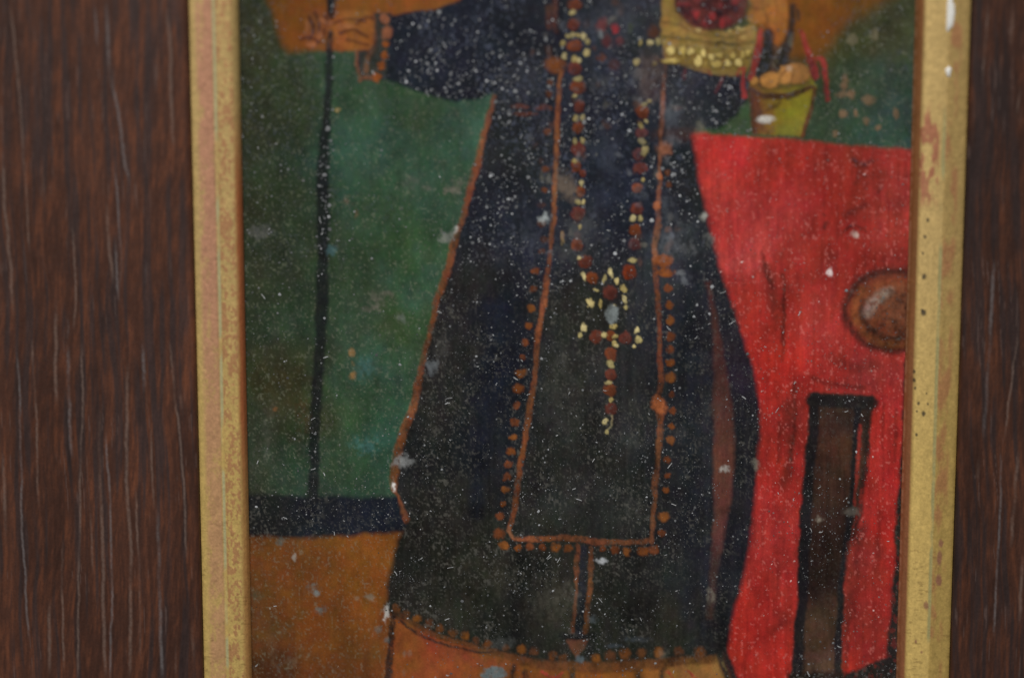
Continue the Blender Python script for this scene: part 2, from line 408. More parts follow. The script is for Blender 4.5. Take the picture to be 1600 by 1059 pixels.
# -- the green wall behind the figure
p_wall = part('green_background')
wall_f = field([(395,60,(38,39,17)),(400,200,(36,38,20)),(398,330,(35,37,20)),(400,430,(36,38,23)),(450,150,(38,48,24)),(455,300,(35,47,27)),(450,420,(34,49,31)),
 (535,120,(44,74,52)),(530,250,(44,82,68)),(640,170,(46,72,46)),(590,230,(46,84,68)),(720,220,(54,92,76)),(680,290,(50,86,66)),(600,320,(46,76,50)),(640,400,(50,78,38)),(560,420,(44,70,44)),
 (650,440,(53,94,76)),(440,500,(40,62,44)),(410,560,(42,40,18)),(448,600,(52,46,20)),(470,660,(50,48,24)),(550,520,(46,70,52)),(620,510,(54,78,40)),(580,580,(50,88,72)),(560,640,(52,82,48)),(610,620,(48,84,62)),
 (605,690,(46,92,80)),(570,760,(44,78,62)),(560,700,(46,84,60)),(440,700,(38,60,42)),(402,690,(40,46,30)),(400,755,(50,54,42)),(470,745,(38,66,52)),(520,730,(42,68,44)),
 (1340,60,(64,58,22)),(1330,130,(46,66,48)),(1400,60,(62,62,34)),(1400,120,(48,70,62)),(1420,180,(44,70,68)),(1375,195,(46,78,68)),(1290,185,(46,68,48)),(1290,120,(50,60,30)),(1160,185,(54,84,52)),(1300,80,(70,58,22))], 38)
_w = wall_f
wall_f = lambda s: lerp(_w(s), CP((58, 68, 46)), .26) * .84
poly(BIG, wall_f, p_wall, var=.26, h=0)
p_wall2 = part('green_background')
LAB[PX > 1000] = p_wall2
# -- glowing orange ground behind the hands
p_or = part('orange_background')
def orange_f(s):
    return field([(430,0,(96,58,12)),(470,40,(120,66,14)),(480,70,(118,62,18)),(600,0,(134,76,26)),(700,-10,(128,72,26)),(560,60,(120,66,22)),(1260,30,(124,70,20)),(1300,20,(112,64,18)),(1270,90,(100,62,20)),(1380,10,(88,58,16))])(s)
poly([(400,-300),(412,-20),(428,30),(442,72),(452,82),(480,80),(560,76),(620,40),(640,-20),(640,-300)], orange_f, p_or, soft=9, var=.16)
poly([(560,-300),(560,30),(640,30),(760,6),(800,-300)], orange_f, p_or, soft=5, var=.16)
p_or2 = part('orange_background')
poly([(1180,-300),(1180,60),(1235,95),(1275,98),(1300,70),(1318,40),(1360,18),(1400,-10),(1440,-300)], orange_f, p_or2, soft=17, var=.2)
# -- painted floor and the dark skirting band
p_floor = part('orange_floor')
floor_f = field([(420,860,(104,60,22)),(560,880,(126,72,22)),(480,950,(114,62,20)),(400,960,(88,54,24)),(430,1045,(74,40,18)),(560,1040,(92,48,18)),(600,900,(130,74,24)),(520,1000,(110,60,20)),(470,900,(106,58,22)),(640,1030,(132,72,30)),(900,1060,(138,76,30)),(1100,1056,(140,82,38))], 34)
poly([(-500,820),(500,822),(560,820),(600,816),(660,810),(1100,820),(1120,1000),(1120,2500),(-500,2500)], floor_f, p_floor, soft=5, var=.20)
p_skirt = part('dark_skirting')
poly([(300,770),(480,773),(560,776),(660,772),(660,828),(600,832),(550,837),(480,840),(300,838)], field([(400,800,(26,27,27)),(500,810,(22,25,31)),(600,800,(20,24,35))]), p_skirt, soft=6, var=.3)
# -- staff
p_staff = part('staff')
stroke([(518,-320),(517,0),(516,60),(514,130),(511,180),(505,235),(504,300),(505,380),(503,480),(501,520),(496,600),(493,660),(491,720),(489,776)], [11,11,11,12,14,18,19,18,18,18,17,17,17,17], (23,25,27), p_staff, soft=4, var=.35, wear=.1)
# -- red table
p_table = part('red_table')
red_f = field([(1120,240,(180,44,40)),(1200,250,(162,42,32)),(1330,245,(142,40,30)),(1410,260,(150,44,38)),(1130,340,(172,50,46)),(1210,340,(166,48,44)),(1300,330,(150,36,28)),(1390,330,(158,50,42)),(1180,395,(184,62,58)),(1250,430,(166,46,38)),
 (1310,420,(132,34,26)),(1330,300,(136,36,26)),(1200,500,(178,44,34)),(1215,470,(150,38,28)),(1270,500,(170,50,42)),(1220,580,(182,38,30)),(1350,590,(150,46,42)),(1300,580,(164,40,32)),(1400,600,(160,46,42)),(1210,700,(160,38,32)),(1240,650,(142,38,32)),(1195,740,(172,38,32)),(1400,700,(180,42,36)),(1385,650,(172,40,36)),
 (1200,800,(172,44,40)),(1200,860,(158,42,36)),(1170,960,(170,36,28)),(1200,1010,(178,40,30)),(1225,950,(162,42,34)),(1212,1040,(166,38,28)),(1390,850,(174,36,30)),(1340,930,(140,38,32)),(1375,970,(132,40,34)),(1395,960,(166,36,28)),(1345,860,(140,44,38)),(1375,780,(164,38,34))], 30)
poly([(1060,200),(1083,206),(1120,209),(1180,214),(1250,219),(1330,227),(1480,238),(1480,2500),(1130,2500),(1130,1000)], red_f, p_table, soft=5, var=.24, streak=.15)
for a in [([(1330,248),(1345,258),(1362,252)],9,.6),([(1345,268),(1338,285)],9,.4),([(1378,290),(1372,300)],6,.5),([(1322,338),(1336,330),(1350,322)],10,.45),([(1352,360),(1335,352),(1318,362)],5,.5),([(1290,350),(1287,356)],7,.6),([(1285,335),(1288,338)],5,.4),
          ([(1190,395),(1198,425),(1206,450)],6,.45),([(1223,430),(1226,480),(1224,540)],5,.5),([(1180,640),(1186,700),(1190,760)],7,.3),([(1242,600),(1240,660),(1236,720)],6,.5),([(1218,660),(1216,720)],6,.35),([(1300,560),(1330,575),(1370,570)],16,.35),([(1270,590),(1300,600),(1350,605)],8,.4),([(1380,630),(1378,700)],5,.3),([(1375,800),(1370,900)],8,.3),([(1215,880),(1210,960)],9,.25),([(1196,420),(1204,445),(1210,480),(1212,510)],14,.42),([(1224,470),(1224,520),(1222,560)],8,.3),([(1232,630),(1234,700),(1226,760)],14,.45),([(1215,600),(1222,640)],9,.25),([(1205,985),(1222,970)],14,.35),([(1345,830),(1335,900),(1328,960)],13,.4),([(1400,640),(1397,720)],5,.35)]:
    stroke(a[0], a[1], (84, 24, 16), 0, soft=a[1] * .5, op=min(1, a[2] * 1.35), wear=.2)
# the round medallion on the cloth, cut by the frame
p_med = part('medallion', p_table)
def ring(rx, ry, wd, col, op, soft, a0=0, a1=360, wear=.25):
    stroke([(1400 + rx * math.cos(math.radians(t)), 485 + ry * math.sin(math.radians(t))) for t in np.linspace(a0, a1, 40)], wd, col, p_med, soft=soft, op=op, wear=wear, smooth=False)
blob(1400,485,82,65,(112,42,28),p_med,soft=.08,op=.9,var=.4)
blob(1400,487,66,52,(118,60,34),p_med,soft=.12,var=.5,op=.95)
ring(80, 62, 13, (60,26,20), .85, 7)
ring(66, 54, 11, (142,74,30), .85, 5, 75, 215); ring(66, 54, 8, (124,58,32), .5, 5, 215, 300)
ring(54, 43, 9, (54,30,20), .85, 5, 60, 200)
blob(1408,480,36,32,(112,66,44),p_med,soft=.4,var=.6,op=.8,rag=.3)
stroke([(1356,488),(1363,474),(1376,463),(1390,454)],[12,15,13,8],(164,148,134),p_med,soft=8,op=.8,wear=.6)
for x,y in [(1390,455),(1405,470),(1398,500),(1378,508),(1408,520)]: blob(x,y,5,4,(66,34,22),0,op=.7,soft=.5)
# dark doorway-shaped leg of the table
p_leg = part('table_leg', p_table)
poly([(1265,613),(1312,614),(1366,618),(1364,640),(1358,690),(1350,740),(1341,790),(1333,830),(1325,870),(1320,920),(1316,980),(1316,1060),(1320,2500),(1225,2500),(1236,1060),(1242,1000),(1247,900),(1250,800),(1256,740),(1261,690)],
     field([(1300,660,(56,34,26)),(1310,700,(66,38,26)),(1300,770,(58,36,28)),(1310,800,(46,30,24)),(1300,860,(38,24,19)),(1290,900,(34,22,18)),(1280,960,(74,50,38)),(1285,1020,(80,56,44)),(1300,990,(62,42,26)),(1340,650,(46,32,26))], 22), p_leg, soft=3.5, var=.3, streak=.2)
DK = (24, 23, 27)
stroke([(1272,620),(1270,680),(1263,740),(1259,800),(1256,900),(1250,980),(1246,1062),(1243,1300)],[17,17,17,18,17,17,19,19],DK,p_leg,soft=3.5,var=.4,wear=.05)
stroke([(1268,624),(1310,627),(1362,630)],20,(30,26,26),p_leg,soft=4,var=.4,wear=.05)
stroke([(1340,640),(1337,690),(1331,760),(1326,830),(1320,880),(1313,930),(1310,1000),(1308,1062),(1308,1300)],[12,9,9,10,11,11,12,12,12],DK,p_leg,soft=3,var=.4,wear=.05)
stroke([(1360,632),(1356,690),(1349,750),(1342,800),(1334,840)],[10,10,9,9,6],(38,26,22),p_leg,soft=3,op=.9)
stroke([(1345,665),(1342,700),(1337,760),(1335,790)],[5,6,5,3],(170,42,34),0,soft=2.2)
stroke([(1330,850),(1326,900),(1322,980),(1321,1040)],[9,10,9,7],(120,36,24),0,soft=4,op=.8)
blob(1330,800,12,7,(112,104,94),0,op=.5,soft=.6,rag=.6)
p_edge = part('dark_border')
poly([(1414,560),(1408,700),(1400,800),(1397,880),(1391,960),(1384,1028),(1350,1040),(1322,1050),(1312,1064),(1312,2500),(1500,2500),(1500,560)], (34,30,27), p_edge, soft=4, var=.4, wear=.25)
poly([(1230,1052),(1320,1048),(1320,2500),(1228,2500)], (38,28,22), p_edge, soft=5, var=.4)

# -- underskirt below the hem
p_under = part('ochre_underskirt')
poly([(615,962),(640,972),(700,996),(760,1014),(830,1032),(960,1038),(1115,1026),(1130,1024),(1145,1064),(1150,2500),(606,2500),(608,1060)], field([(640,1010,(138,74,30)),(700,1035,(140,70,32)),(800,1050,(124,70,28)),(950,1052,(134,76,28)),(1080,1048,(150,100,50)),(680,1010,(146,66,36))],30), p_under, soft=3, var=.22)
stroke([(655,985),(690,1008),(740,1028),(790,1040)],16,(150,62,36),0,soft=9,op=.5)
stroke([(614,960),(613,985),(610,1020),(607,1062),(604,1300)],[6,8,11,13,13],(26,26,28),part('dark_fold',p_under),soft=2.5)
for a in [[(801,1042),(800,1064)],[(820,1050),(822,1066)],[(895,1046),(893,1066)],[(996,1044),(1000,1062)],[(1034,1044),(1033,1066)]]: stroke(a,9,(34,28,24),0,soft=4,op=.9,smooth=False)
for a in [[(846,1048),(860,1056),(876,1056)],[(868,1060),(878,1052)],[(1042,1048),(1052,1060)],[(1074,1048),(1092,1060)]]: stroke(a,4,(186,52,40),0,soft=2)
blob(771,1051,19,10,(92,104,106),part('grey_loss',p_under),soft=.25,rag=.3)

# -- the robe
p_robe = part('black_robe')
robe_pts = [(800,-320),(790,40),(772,152),(748,245),(735,292),(716,360),(700,412),(682,470),(666,550),(651,612),(638,660),(624,704),(615,740),(617,765),(629,790),(638,814),(624,838),(611,880),(604,930),(602,952),
 (614,962),(640,972),(700,996),(760,1016),(830,1034),(900,1038),(960,1038),(1040,1032),(1115,1026),(1130,1014),(1134,1030),(1150,1066),(1160,1120),(1190,1120),(1150,1060),(1136,1020),(1143,970),(1157,920),(1170,860),(1178,800),(1183,740),(1188,680),(1187,640),(1179,590),(1166,540),(1150,490),(1126,420),(1106,345),(1091,275),(1082,212),(1060,100),(1040,-320)]
robe_f = field([(830,60,(24,27,37)),(960,40,(36,38,46)),(1010,40,(40,42,48)),(950,120,(30,32,42)),(800,250,(30,32,36)),(770,330,(22,24,33)),(960,260,(23,26,38)),(1000,320,(24,27,38)),(820,380,(32,35,47)),(900,390,(34,36,42)),(1070,300,(26,28,30)),(1060,400,(44,46,52)),(1100,420,(24,26,34)),
 (740,450,(30,29,28)),(700,560,(34,33,31)),(690,650,(30,29,28)),(780,500,(20,23,34)),(770,600,(18,22,34)),(760,700,(22,25,32)),(660,720,(28,28,29)),(700,780,(31,30,27)),(900,480,(32,31,26)),(890,600,(36,36,33)),(900,700,(32,32,29)),(950,780,(34,35,32)),(860,780,(35,36,33)),
 (980,640,(38,38,38)),(1080,560,(26,29,36)),(1090,700,(30,32,38)),(1080,800,(25,26,30)),(1150,560,(36,28,38)),(1160,640,(28,27,33)),(1165,720,(24,24,29)),(1150,800,(30,28,34)),(1140,880,(26,26,34)),
 (640,880,(28,28,24)),(700,900,(35,34,28)),(780,900,(38,37,29)),(810,880,(27,27,24)),(860,940,(42,41,33)),(800,960,(26,26,23)),(960,920,(34,34,29)),(990,960,(28,29,25)),(1060,920,(32,33,33)),(1050,980,(36,36,28)),(700,960,(36,36,28)),(1120,980,(28,28,32))], 32)
poly(robe_pts, robe_f, p_robe, soft=6, var=.30, streak=.22, h=4e-5)
# faint blue folds and dark pleats
for a in [([(786,470),(770,560),(752,700),(742,800)],22,(18,22,36),.55),([(825,520),(800,660),(782,800)],20,(19,22,30),.45),([(812,860),(806,930),(800,1000)],24,(20,21,20),.55),([(995,870),(990,930),(975,1010)],40,(23,24,22),.45),([(1075,470),(1082,650),(1078,820),(1072,960)],20,(22,25,33),.5),
          ([(1098,400),(1104,600),(1106,800),(1098,990)],10,(32,34,42),.5),([(700,860),(690,940)],14,(26,26,22),.5),([(735,860),(728,950)],8,(42,40,32),.4),([(1130,1012),(1128,900),(1150,800)],12,(20,20,25),.6)]:
    stroke(a[0], a[1], a[2], 0, soft=a[1] * .5, op=min(.9, a[3] * 1.4), h=1e-5, wear=.15)
p_stripe = part('brown_stripe', p_robe)
poly([(1104,440),(1112,500),(1115,560),(1115,640),(1115,760),(1116,800),(1112,860),(1107,930),(1104,965),(1112,965),(1121,900),(1130,850),(1137,800),(1144,760),(1148,700),(1145,640),(1131,560),(1119,490),(1110,440)], field([(1120,540,(74,40,36)),(1130,640,(78,44,37)),(1132,720,(92,50,40)),(1125,800,(96,54,48)),(1116,900,(56,38,36))]), p_stripe, soft=5, var=.25, streak=.2, op=.88)

# sleeves
p_slv = part('dark_sleeve')
poly([(600,24),(640,20),(680,14),(716,2),(740,-40),(840,-320),(880,-320),(880,120),(800,130),(776,144),(745,155),(712,158),(680,152),(640,139),(600,122)], field([(640,60,(25,28,38)),(700,100,(21,25,38)),(760,60,(22,25,36)),(720,140,(21,22,27)),(820,60,(24,26,33))]), p_slv, soft=4, var=.3)
p_slv2 = part('dark_sleeve')
poly([(1036,86),(1075,96),(1110,108),(1150,114),(1172,126),(1167,158),(1152,180),(1122,199),(1098,202),(1080,210),(1040,214)], field([(1060,130,(42,42,48)),(1120,150,(20,22,32)),(1150,160,(23,26,28)),(1090,190,(30,32,34)),(1070,190,(46,48,54))]), p_slv2, soft=5, var=.35)
p_cuff = part('ornate_cuff', p_slv)
poly([(584,20),(610,20),(608,70),(604,124),(566,127),(556,100),(553,78),(580,74)], (46,46,40), p_cuff, soft=3, var=.4)
TRIM = (146, 78, 42)
stroke([(556,78),(558,105),(564,127)],[5,6,6],(132,78,46),0,soft=2.2); stroke([(578,76),(576,95),(574,112)],[7,7,9],(126,74,46),0,soft=2.5,op=.85); stroke([(561,124),(578,122),(592,128)],5,(120,64,34),0,soft=2.4,op=.8)
stroke([(582,30),(584,60),(581,84)],[9,9,7],(112,66,44),0,soft=4,op=.7)
for (x,y,r) in [(600,29,7),(604,51,9),(603,70,5),(601,88,6),(597,103,6),(590,121,6)]: blob(x,y,r,r*1.1,(150,88,58) if y<60 else (142,72,24),part('trim_dot',p_slv),soft=.4)

# hand on the staff
p_hand = part('hand')
poly([(476,66),(470,58),(478,44),(480,26),(488,16),(500,14),(512,22),(540,16),(575,20),(584,34),(584,66),(576,78),(540,80),(505,80),(482,80)], field([(480,60,(128,70,34)),(500,40,(120,66,30)),(550,35,(146,86,36)),(560,60,(136,80,32)),(530,70,(122,66,28))],14), p_hand, soft=3.5, var=.2)
stroke([(519,-10),(517,22)],12,(24,26,28),p_staff,soft=3,smooth=False); stroke([(516,52),(515,82)],10,(26,26,27),p_staff,soft=3,smooth=False)
FS = (92, 42, 22)
for a in [([(482,28),(490,44),(484,62)],4,.8),([(493,20),(500,36),(498,52)],4,.7),([(470,62),(485,58),(498,66)],4,.75),([(488,76),(500,64),(508,46)],4,.6),([(525,34),(545,30),(570,34)],4,.6),([(530,52),(552,48),(575,56)],5,.7),([(540,64),(560,66),(575,70)],4,.6),([(556,38),(572,28),(582,30)],5,.6),([(508,26),(516,36),(524,34)],4,.7)]:
    stroke(a[0], a[1], (74,32,18), 0, soft=2.6, op=min(1, a[2] * 1.25), wear=.1)
for (x,y,rx,ry) in [(478,42,3,9),(505,33,5,4),(516,36,5,4),(540,42,12,4),(487,72,8,4),(500,56,4,7)]: blob(x,y,rx,ry,(168,104,66),0,soft=.5,op=.55)

# trim along the robe's open edge
p_t1 = part('trim_line', p_robe)
stroke([(773,150),(762,192),(752,232),(738,285),(730,312)],[6,7,9,10,10],(138,70,40),p_t1,soft=2.4)
stroke([(730,312),(722,345),(712,372),(703,408),(692,440),(683,468),(676,500)],[10,8,11,10,12,9,8],(134,66,32),p_t1,soft=2.2)
stroke([(676,500),(668,535),(660,570),(652,605),(644,640),(634,668),(628,690)],[8,8,9,10,13,14,13],(136,70,36),p_t1,soft=2.4)
stroke([(628,690),(620,715),(616,745),(616,765)],[14,13,14,9],(128,64,26),p_t1,soft=3); stroke([(616,765),(627,788),(636,812)],[5,6,9],(124,62,32),p_t1,soft=2.6,wear=.3)
stroke([(773,150),(762,192)],5,(112,58,48),0,soft=3,op=.7,smooth=False)
# trim of the scapular
p_t2 = part('trim_line', p_robe)
stroke([(876,112),(872,170),(869,215),(870,250),(867,300),(865,340),(860,385),(855,430),(849,475),(843,515)],[6,7,8,7,7,8,6,8,9,9],(150,78,38),p_t2,soft=2.1)
stroke([(843,515),(840,545),(834,595),(829,630),(822,680),(814,720),(808,762),(804,800),(798,822)],[8,9,9,10,9,8,8,8,7],(138,70,30),p_t2,soft=2.1); stroke([(798,822),(796,830),(803,840)],6,(148,86,52),p_t2,soft=2)
stroke([(803,840),(830,842),(868,840),(900,842),(940,847),(980,847),(1017,845)],[6,8,8,9,10,8,8],(142,74,38),p_t2,soft=2.2)
p_t3 = part('trim_line', p_robe)
stroke([(1017,846),(1020,815),(1022,780),(1024,755),(1027,720),(1030,680),(1032,650)],[7,7,8,9,7,8,9],(136,74,40),p_t3,soft=2.1)
stroke([(1031,660),(1031,620),(1033,590),(1031,560),(1030,520),(1028,480),(1026,440),(1024,405)],[9,9,8,8,7,8,8,9],(128,62,32),p_t3,soft=2.1); stroke([(1024,405),(1024,380),(1030,345),(1027,322),(1031,285),(1031,250),(1033,210),(1037,170),(1038,120)],[8,8,9,8,6,6,6,7,6],(146,80,48),p_t3,soft=2.1)
stroke([(1038,120),(1038,95),(1036,60)],4,(120,72,48),p_t3,soft=2.5,op=.7)
for x,y,rx,ry in [(1030,632,11,13),(1026,322,6,6),(1030,275,5,5)]: blob(x,y,rx,ry,(176,96,52),p_t3,soft=.4,rag=.2)
stroke([(868,-20),(867,20),(870,48)],8,(92,50,34),p_t2,soft=4,op=.7); stroke([(858,10),(858,40)],8,(84,44,26),0,soft=4,op=.7,smooth=False)
blob(868,102,15,13,(112,60,24),part('trim_patch',p_robe),soft=.4,rag=.2); blob(1037,406,13,10,(126,66,30),part('trim_patch',p_robe),soft=.3,rag=.3); blob(1040,424,12,8,(130,68,26),PARTS.__len__(),soft=.3,rag=.3)
DOT = (150, 80, 30)
for k,(x,y,r) in enumerate([(861,130,5),(858,148,6),(859,170,4),(855,206,5),(852,297,5),(851,265,6),(846,350,6),(851,375,6),(847,392,5),(835,422,6),(833,453,6),(830,481,6),(826,508,6),(822,534,6),(817,557,5),(814,582,7),(811,607,8),(808,634,5.5),(805,659,6.5),(802,682,6),(799,704,6.5),(794,726,6.5),(792,744,6),(790,764,6),(786,786,5),(783,805,6.5),(780,834,9),(788,852,6.5),(809,854,6),(828,853,6),(848,854,6),(868,854,7.5),(888,855,6.5),(942,857,5),(960,859,6.5),(980,861,7),(1004,861,8),(1021,858,8),(1033,832,6),(1038,807,8),(1041,764,5),(1042,741,5),(1042,717,5.5),(1047,687,7),(1049,665,6),(1051,641,6),(1051,617,5),(1048,590,8),(1048,567,7),(1048,546,6.5),(1048,525,7.5),(1047,500,6.5),(1046,477,6.5),(1044,452,6),(1044,358,5),(1045,288,5),(1044,270,5),(1040,233,6)]):
    c = [(148,78,28),(140,72,36),(126,64,30),(158,90,36)][k % 4]
    if y < 400: c = (112,62,36)
    c = tuple(v * .78 for v in c)
    blob(x, y, r, r * .92, c, part('trim_dot', p_robe), soft=.38, rag=.15, wear=.25)
for k,(x,y,r) in enumerate([(619,950,6),(635,958,6),(652,965,6),(670,972,6),(688,980,6),(708,987,6),(726,993,6),(745,1000,6),(763,1005,6),(790,1012,5),(815,1014,7),(834,1017,7),(864,1023,7),(880,1027,6),(931,1027,7),(954,1024,8),(976,1021,8),(1002,1019,7),(1030,1018,8),(1062,1017,7),(1094,1017,8)]):
    blob(x, y, r, r, [(112,62,24),(96,56,26),(130,74,22),(88,50,28)][k % 4], part('hem_dot', p_robe), soft=.5, wear=.45, op=.8)
stroke([(1122,996),(1128,1024),(1138,1048),(1148,1075)],[14,20,20,16],(28,27,27),p_robe,soft=4,wear=.1); stroke([(1128,1034),(1134,1046)],3,(120,100,50),0,soft=2,op=.7,smooth=False); stroke([(1124,1044),(1127,1054)],2.5,(112,92,46),0,soft=2,op=.6,smooth=False)
p_hem = part('hem_band', p_robe)
stroke([(618,956),(650,974),(700,998),(760,1016),(800,1028),(850,1038),(930,1042),(1000,1038),(1060,1033),(1112,1029)],[5,6,7,9,12,15,17,17,14,12],(106,58,26),p_hem,soft=4,wear=.2)
stroke([(616,964),(650,986),(690,1004),(740,1016),(770,1018)],[5,5,4,4,3],(30,28,28),0,soft=2.2,op=.9); stroke([(640,976),(680,992),(740,1008)],4,(118,66,26),0,soft=2.4,op=.7)
# hanging band with arrow
p_lace = part('hanging_band', p_robe)
stroke([(912,858),(910,900),(907,950),(904,990)],13,(26,30,40),p_lace,soft=3)
stroke([(903,852),(902,880),(899,930),(896,960),(894,986)],[6,7,5,6,6],(116,62,34),p_lace,soft=2); stroke([(924,856),(923,900),(920,935),(917,965),(915,986)],[6,7,8,9,7],(120,66,32),p_lace,soft=2)
stroke([(878,992),(905,997),(928,992)],12,(22,23,24),0,soft=4)
poly([(883,999),(920,999),(912,1012),(899,1028),(893,1016)], (94,58,42), part('arrow_tip', p_robe), soft=2.5)
blob(906,1029,7,6,(82,92,98),0,rag=.4,op=.8)

# rosary: brown beads and cream pearls
BR = (112, 52, 28)
BEADS = [(897,8,11,9),(896,40,9,9),(898,72,12,9),(898,106,11,11),(903,136,11,11),(904,168,8,10),(904,200,9,9),(904,232,11,11),(901,258,8,10),(911,270,5,6),(907,300,8,8),(902,334,11,11),(901,382,9,10),(914,409,11,11),(926,433,9,9),(953,457,12,12),
 (1004,174,11,11),(1003,207,10,8),(998,241,9,9),(1001,262,10,9),(996,293,9,8),(994,328,10,9),(993,360,10,9),(992,381,9,10),(982,425,11,11),(930,526,10,10.5),(953,524,7,8),(977,527,10.5,10),(955,553,9.5,10),(955,584,9,9),(954,609,10.5,10.5),(953,638,10,10)]
for k,(x,y,rx,ry) in enumerate(BEADS):
    c = [(116,54,26),(104,46,30),(122,58,24),(98,44,34)][k % 4]
    if (x,y) == (982,425): c = (118,44,16)
    if (x,y) in ((992,381),(998,241),(1003,207)): c = (96,52,52)
    pid = part('bead', p_robe); blob(x, y, rx, ry, c, pid, soft=.22, h=9e-5, rag=.08)
    blob(x + rx * .25, y + ry * .3, rx * .6, ry * .6, tuple(v * .62 for v in c), 0, soft=.6, op=.6)
CR = (208, 186, 118)
PEARLS = [(895,20,7,5),(880,68,4.5,5),(882,87,5,6),(889,58,5,4),(896,55,5,5),(904,56,5,4),(913,58,4,6),(920,66,4.5,6),(918,83,5,7),(899,92,5.5,6),(907,94,4.5,5),(903,123,8,4),(898,152,4,4),(900,185,5,6),(911,185,4,5),(899,220,4,5),(912,219,4,5),(899,250,4,4),(909,287,4.5,5.5),(902,317,5,4.5),(911,317,4,4.5),(908,354,3,5),(904,402,4,4),
 (1008,162,6,4),(1016,156,4,4),(1001,196,5,6),(1011,188,4,5),(1004,222,7,5),(1006,236,6,8),(1006,281,3,4),(988,343,5,6),(999,342,4,5),(988,406,7.5,5.5),(1000,67,4,7),(1015,67,5,5),(1027,65,5,6),(995,97,5,7),(1024,100,4,5),
 (955,426,3.5,9),(945,434,3.5,8),(964,441,3.5,6),(975,452,6,6.5),(976,468,4,8),(978,481,4,4),(922,474,6,7),(937,474,4,7),(913,432,4,7),(931,453,5,3),(961,479,4,3),(957,509,7,5),(912,512,5.5,6),(907,523,3.5,5),(943,524,5,5),(960,525,4.5,4.5),(996,516,4,7),(997,531,5.5,7),(991,540,3.5,4),(960,536,4,6),(964,541,4,3.5),(955,568,7,6.5),(952,597,6,4),(953,624,4.5,4.5),(945,658,4,5),(947,674,4,3.5)]
for k,(x,y,rx,ry) in enumerate(PEARLS):
    c = [(206,186,122),(188,166,98),(214,196,136),(178,162,104)][k % 4]
    if y < 300: c = tuple(.9 * v for v in c)
    c = tuple(v * .93 for v in c)
    blob(x, y, rx * .84, ry * .84, c, part('pearl', p_robe), soft=.34, h=1.4e-4, rag=.22, ang=((k * 37) % 50 - 25) / 57.)
stroke([(954,650),(955,662),(950,670)],2.4,(168,156,104),0,soft=1.5); stroke([(879,362),(880,374),(878,384)],[4,6,3],(150,120,74),part('pearl',p_robe),soft=1.5)
blob(956,490,11,14,(120,128,128),part('silver_clasp',p_robe),soft=.2,rag=.2)
for k in range(90):
    x0 = [860, 903, 1000, 1045, 955][k % 5]; y = rng.uniform(0, 420) if k % 5 < 4 else rng.uniform(0, 260)
    blob(x0 + rng.normal(0, 13), y, rng.uniform(2.5, 6), rng.uniform(3, 7), [(92,64,56),(96,98,104),(84,50,34),(74,78,92),(110,106,96)][(k // 5) % 5], 0, soft=.7, op=rng.uniform(.3, .65), rag=.6, wear=.5)
# red flower at the breast
for x,y,rx,ry,c in [(941,38,8,10,(112,42,38)),(962,46,6.5,7,(172,38,42)),(948,64,9,9,(84,34,36)),(938,55,4,7,(118,124,128)),(985,46,4,8,(44,52,30)),(968,64,6,6,(92,44,46)),(940,90,6,6,(92,52,38)),(958,102,9,8,(66,40,40))]: blob(x,y,rx,ry,c,part('red_flower',p_robe) if c[0] > 160 else 0,soft=.5,op=.85,rag=.3)
blob(1020,50,9,10,(74,42,28),0,soft=.5); blob(1018,110,18,26,(88,66,58),0,soft=.8,op=.6,rag=.5); blob(1016,140,16,16,(74,46,46),0,soft=.8,op=.6,rag=.4)
blob(886,290,13,24,(104,90,78),0,ang=-.5,soft=.6,op=.75,rag=.6)
for x,y,rx,ry in [(815,166,14,3),(822,178,20,3),(848,168,10,4)]: blob(x,y,rx,ry,(96,48,34),0,op=.7,rag=.5)
blob(1041,232,10,9,(150,92,66),0,op=.7,rag=.5); blob(1094,200,6,12,(112,108,92),0,soft=.7,op=.55,rag=.4); blob(1060,210,40,10,(86,48,34),0,soft=.7,op=.35,rag=.5)

# -- basket of dark red fruit
p_bask = part('golden_basket')
poly([(1034,-30),(1056,-30),(1056,20),(1090,44),(1140,50),(1180,38),(1182,60),(1174,92),(1165,113),(1148,119),(1112,113),(1075,101),(1040,95),(1032,60)], field([(1045,10,(150,112,52)),(1060,42,(146,116,60)),(1120,56,(140,110,58)),(1170,50,(140,110,58)),(1060,84,(124,100,44)),(1120,96,(128,104,46)),(1160,100,(122,100,44))],16), p_bask, soft=3.5, var=.25)
p_fruit = part('dark_red_fruit', p_bask)
blob(1112,2,58,46,(74,32,32),p_fruit,soft=.1,var=.5); blob(1112,22,50,24,(82,32,30),0,soft=.4,op=.6)
for k in range(46):
    a, r = rng.uniform(0, 6.28), math.sqrt(rng.uniform(0, 1)); x, y = 1110 + 48 * r * math.cos(a), 4 + 34 * r * math.sin(a)
    blob(x, y, rng.uniform(3, 8), rng.uniform(3, 7), [(44,20,24),(58,24,28),(118,40,42),(36,22,28)][k % 4], 0, soft=.6, op=.7)
for x,y in [(1128,38),(1113,26),(1090,24)]: blob(x,y,5,6,(150,42,44),0,soft=.5,op=.7)
stroke([(1036,34),(1062,40),(1095,52),(1140,58),(1178,46)],4,(104,78,38),0,soft=2.5,op=.8); stroke([(1036,92),(1075,103),(1110,112)],3,(98,76,34),0,soft=2,op=.8)
for k in range(30):
    x = 1040 + 132 * rng.uniform(); blob(x, 44 + 68 * rng.uniform() * .9, rng.uniform(2, 5), rng.uniform(1.5, 3.5), [(176,150,84),(96,74,34),(112,86,40),(190,166,104)][k % 4], 0, soft=.6, op=.6)
stroke([(1036,57),(1070,60),(1110,65),(1150,70),(1178,66)],6,(98,80,36),p_bask,soft=2.5); stroke([(1036,68),(1080,72),(1130,76),(1176,76)],3,(160,136,76),0,soft=2,op=.7)
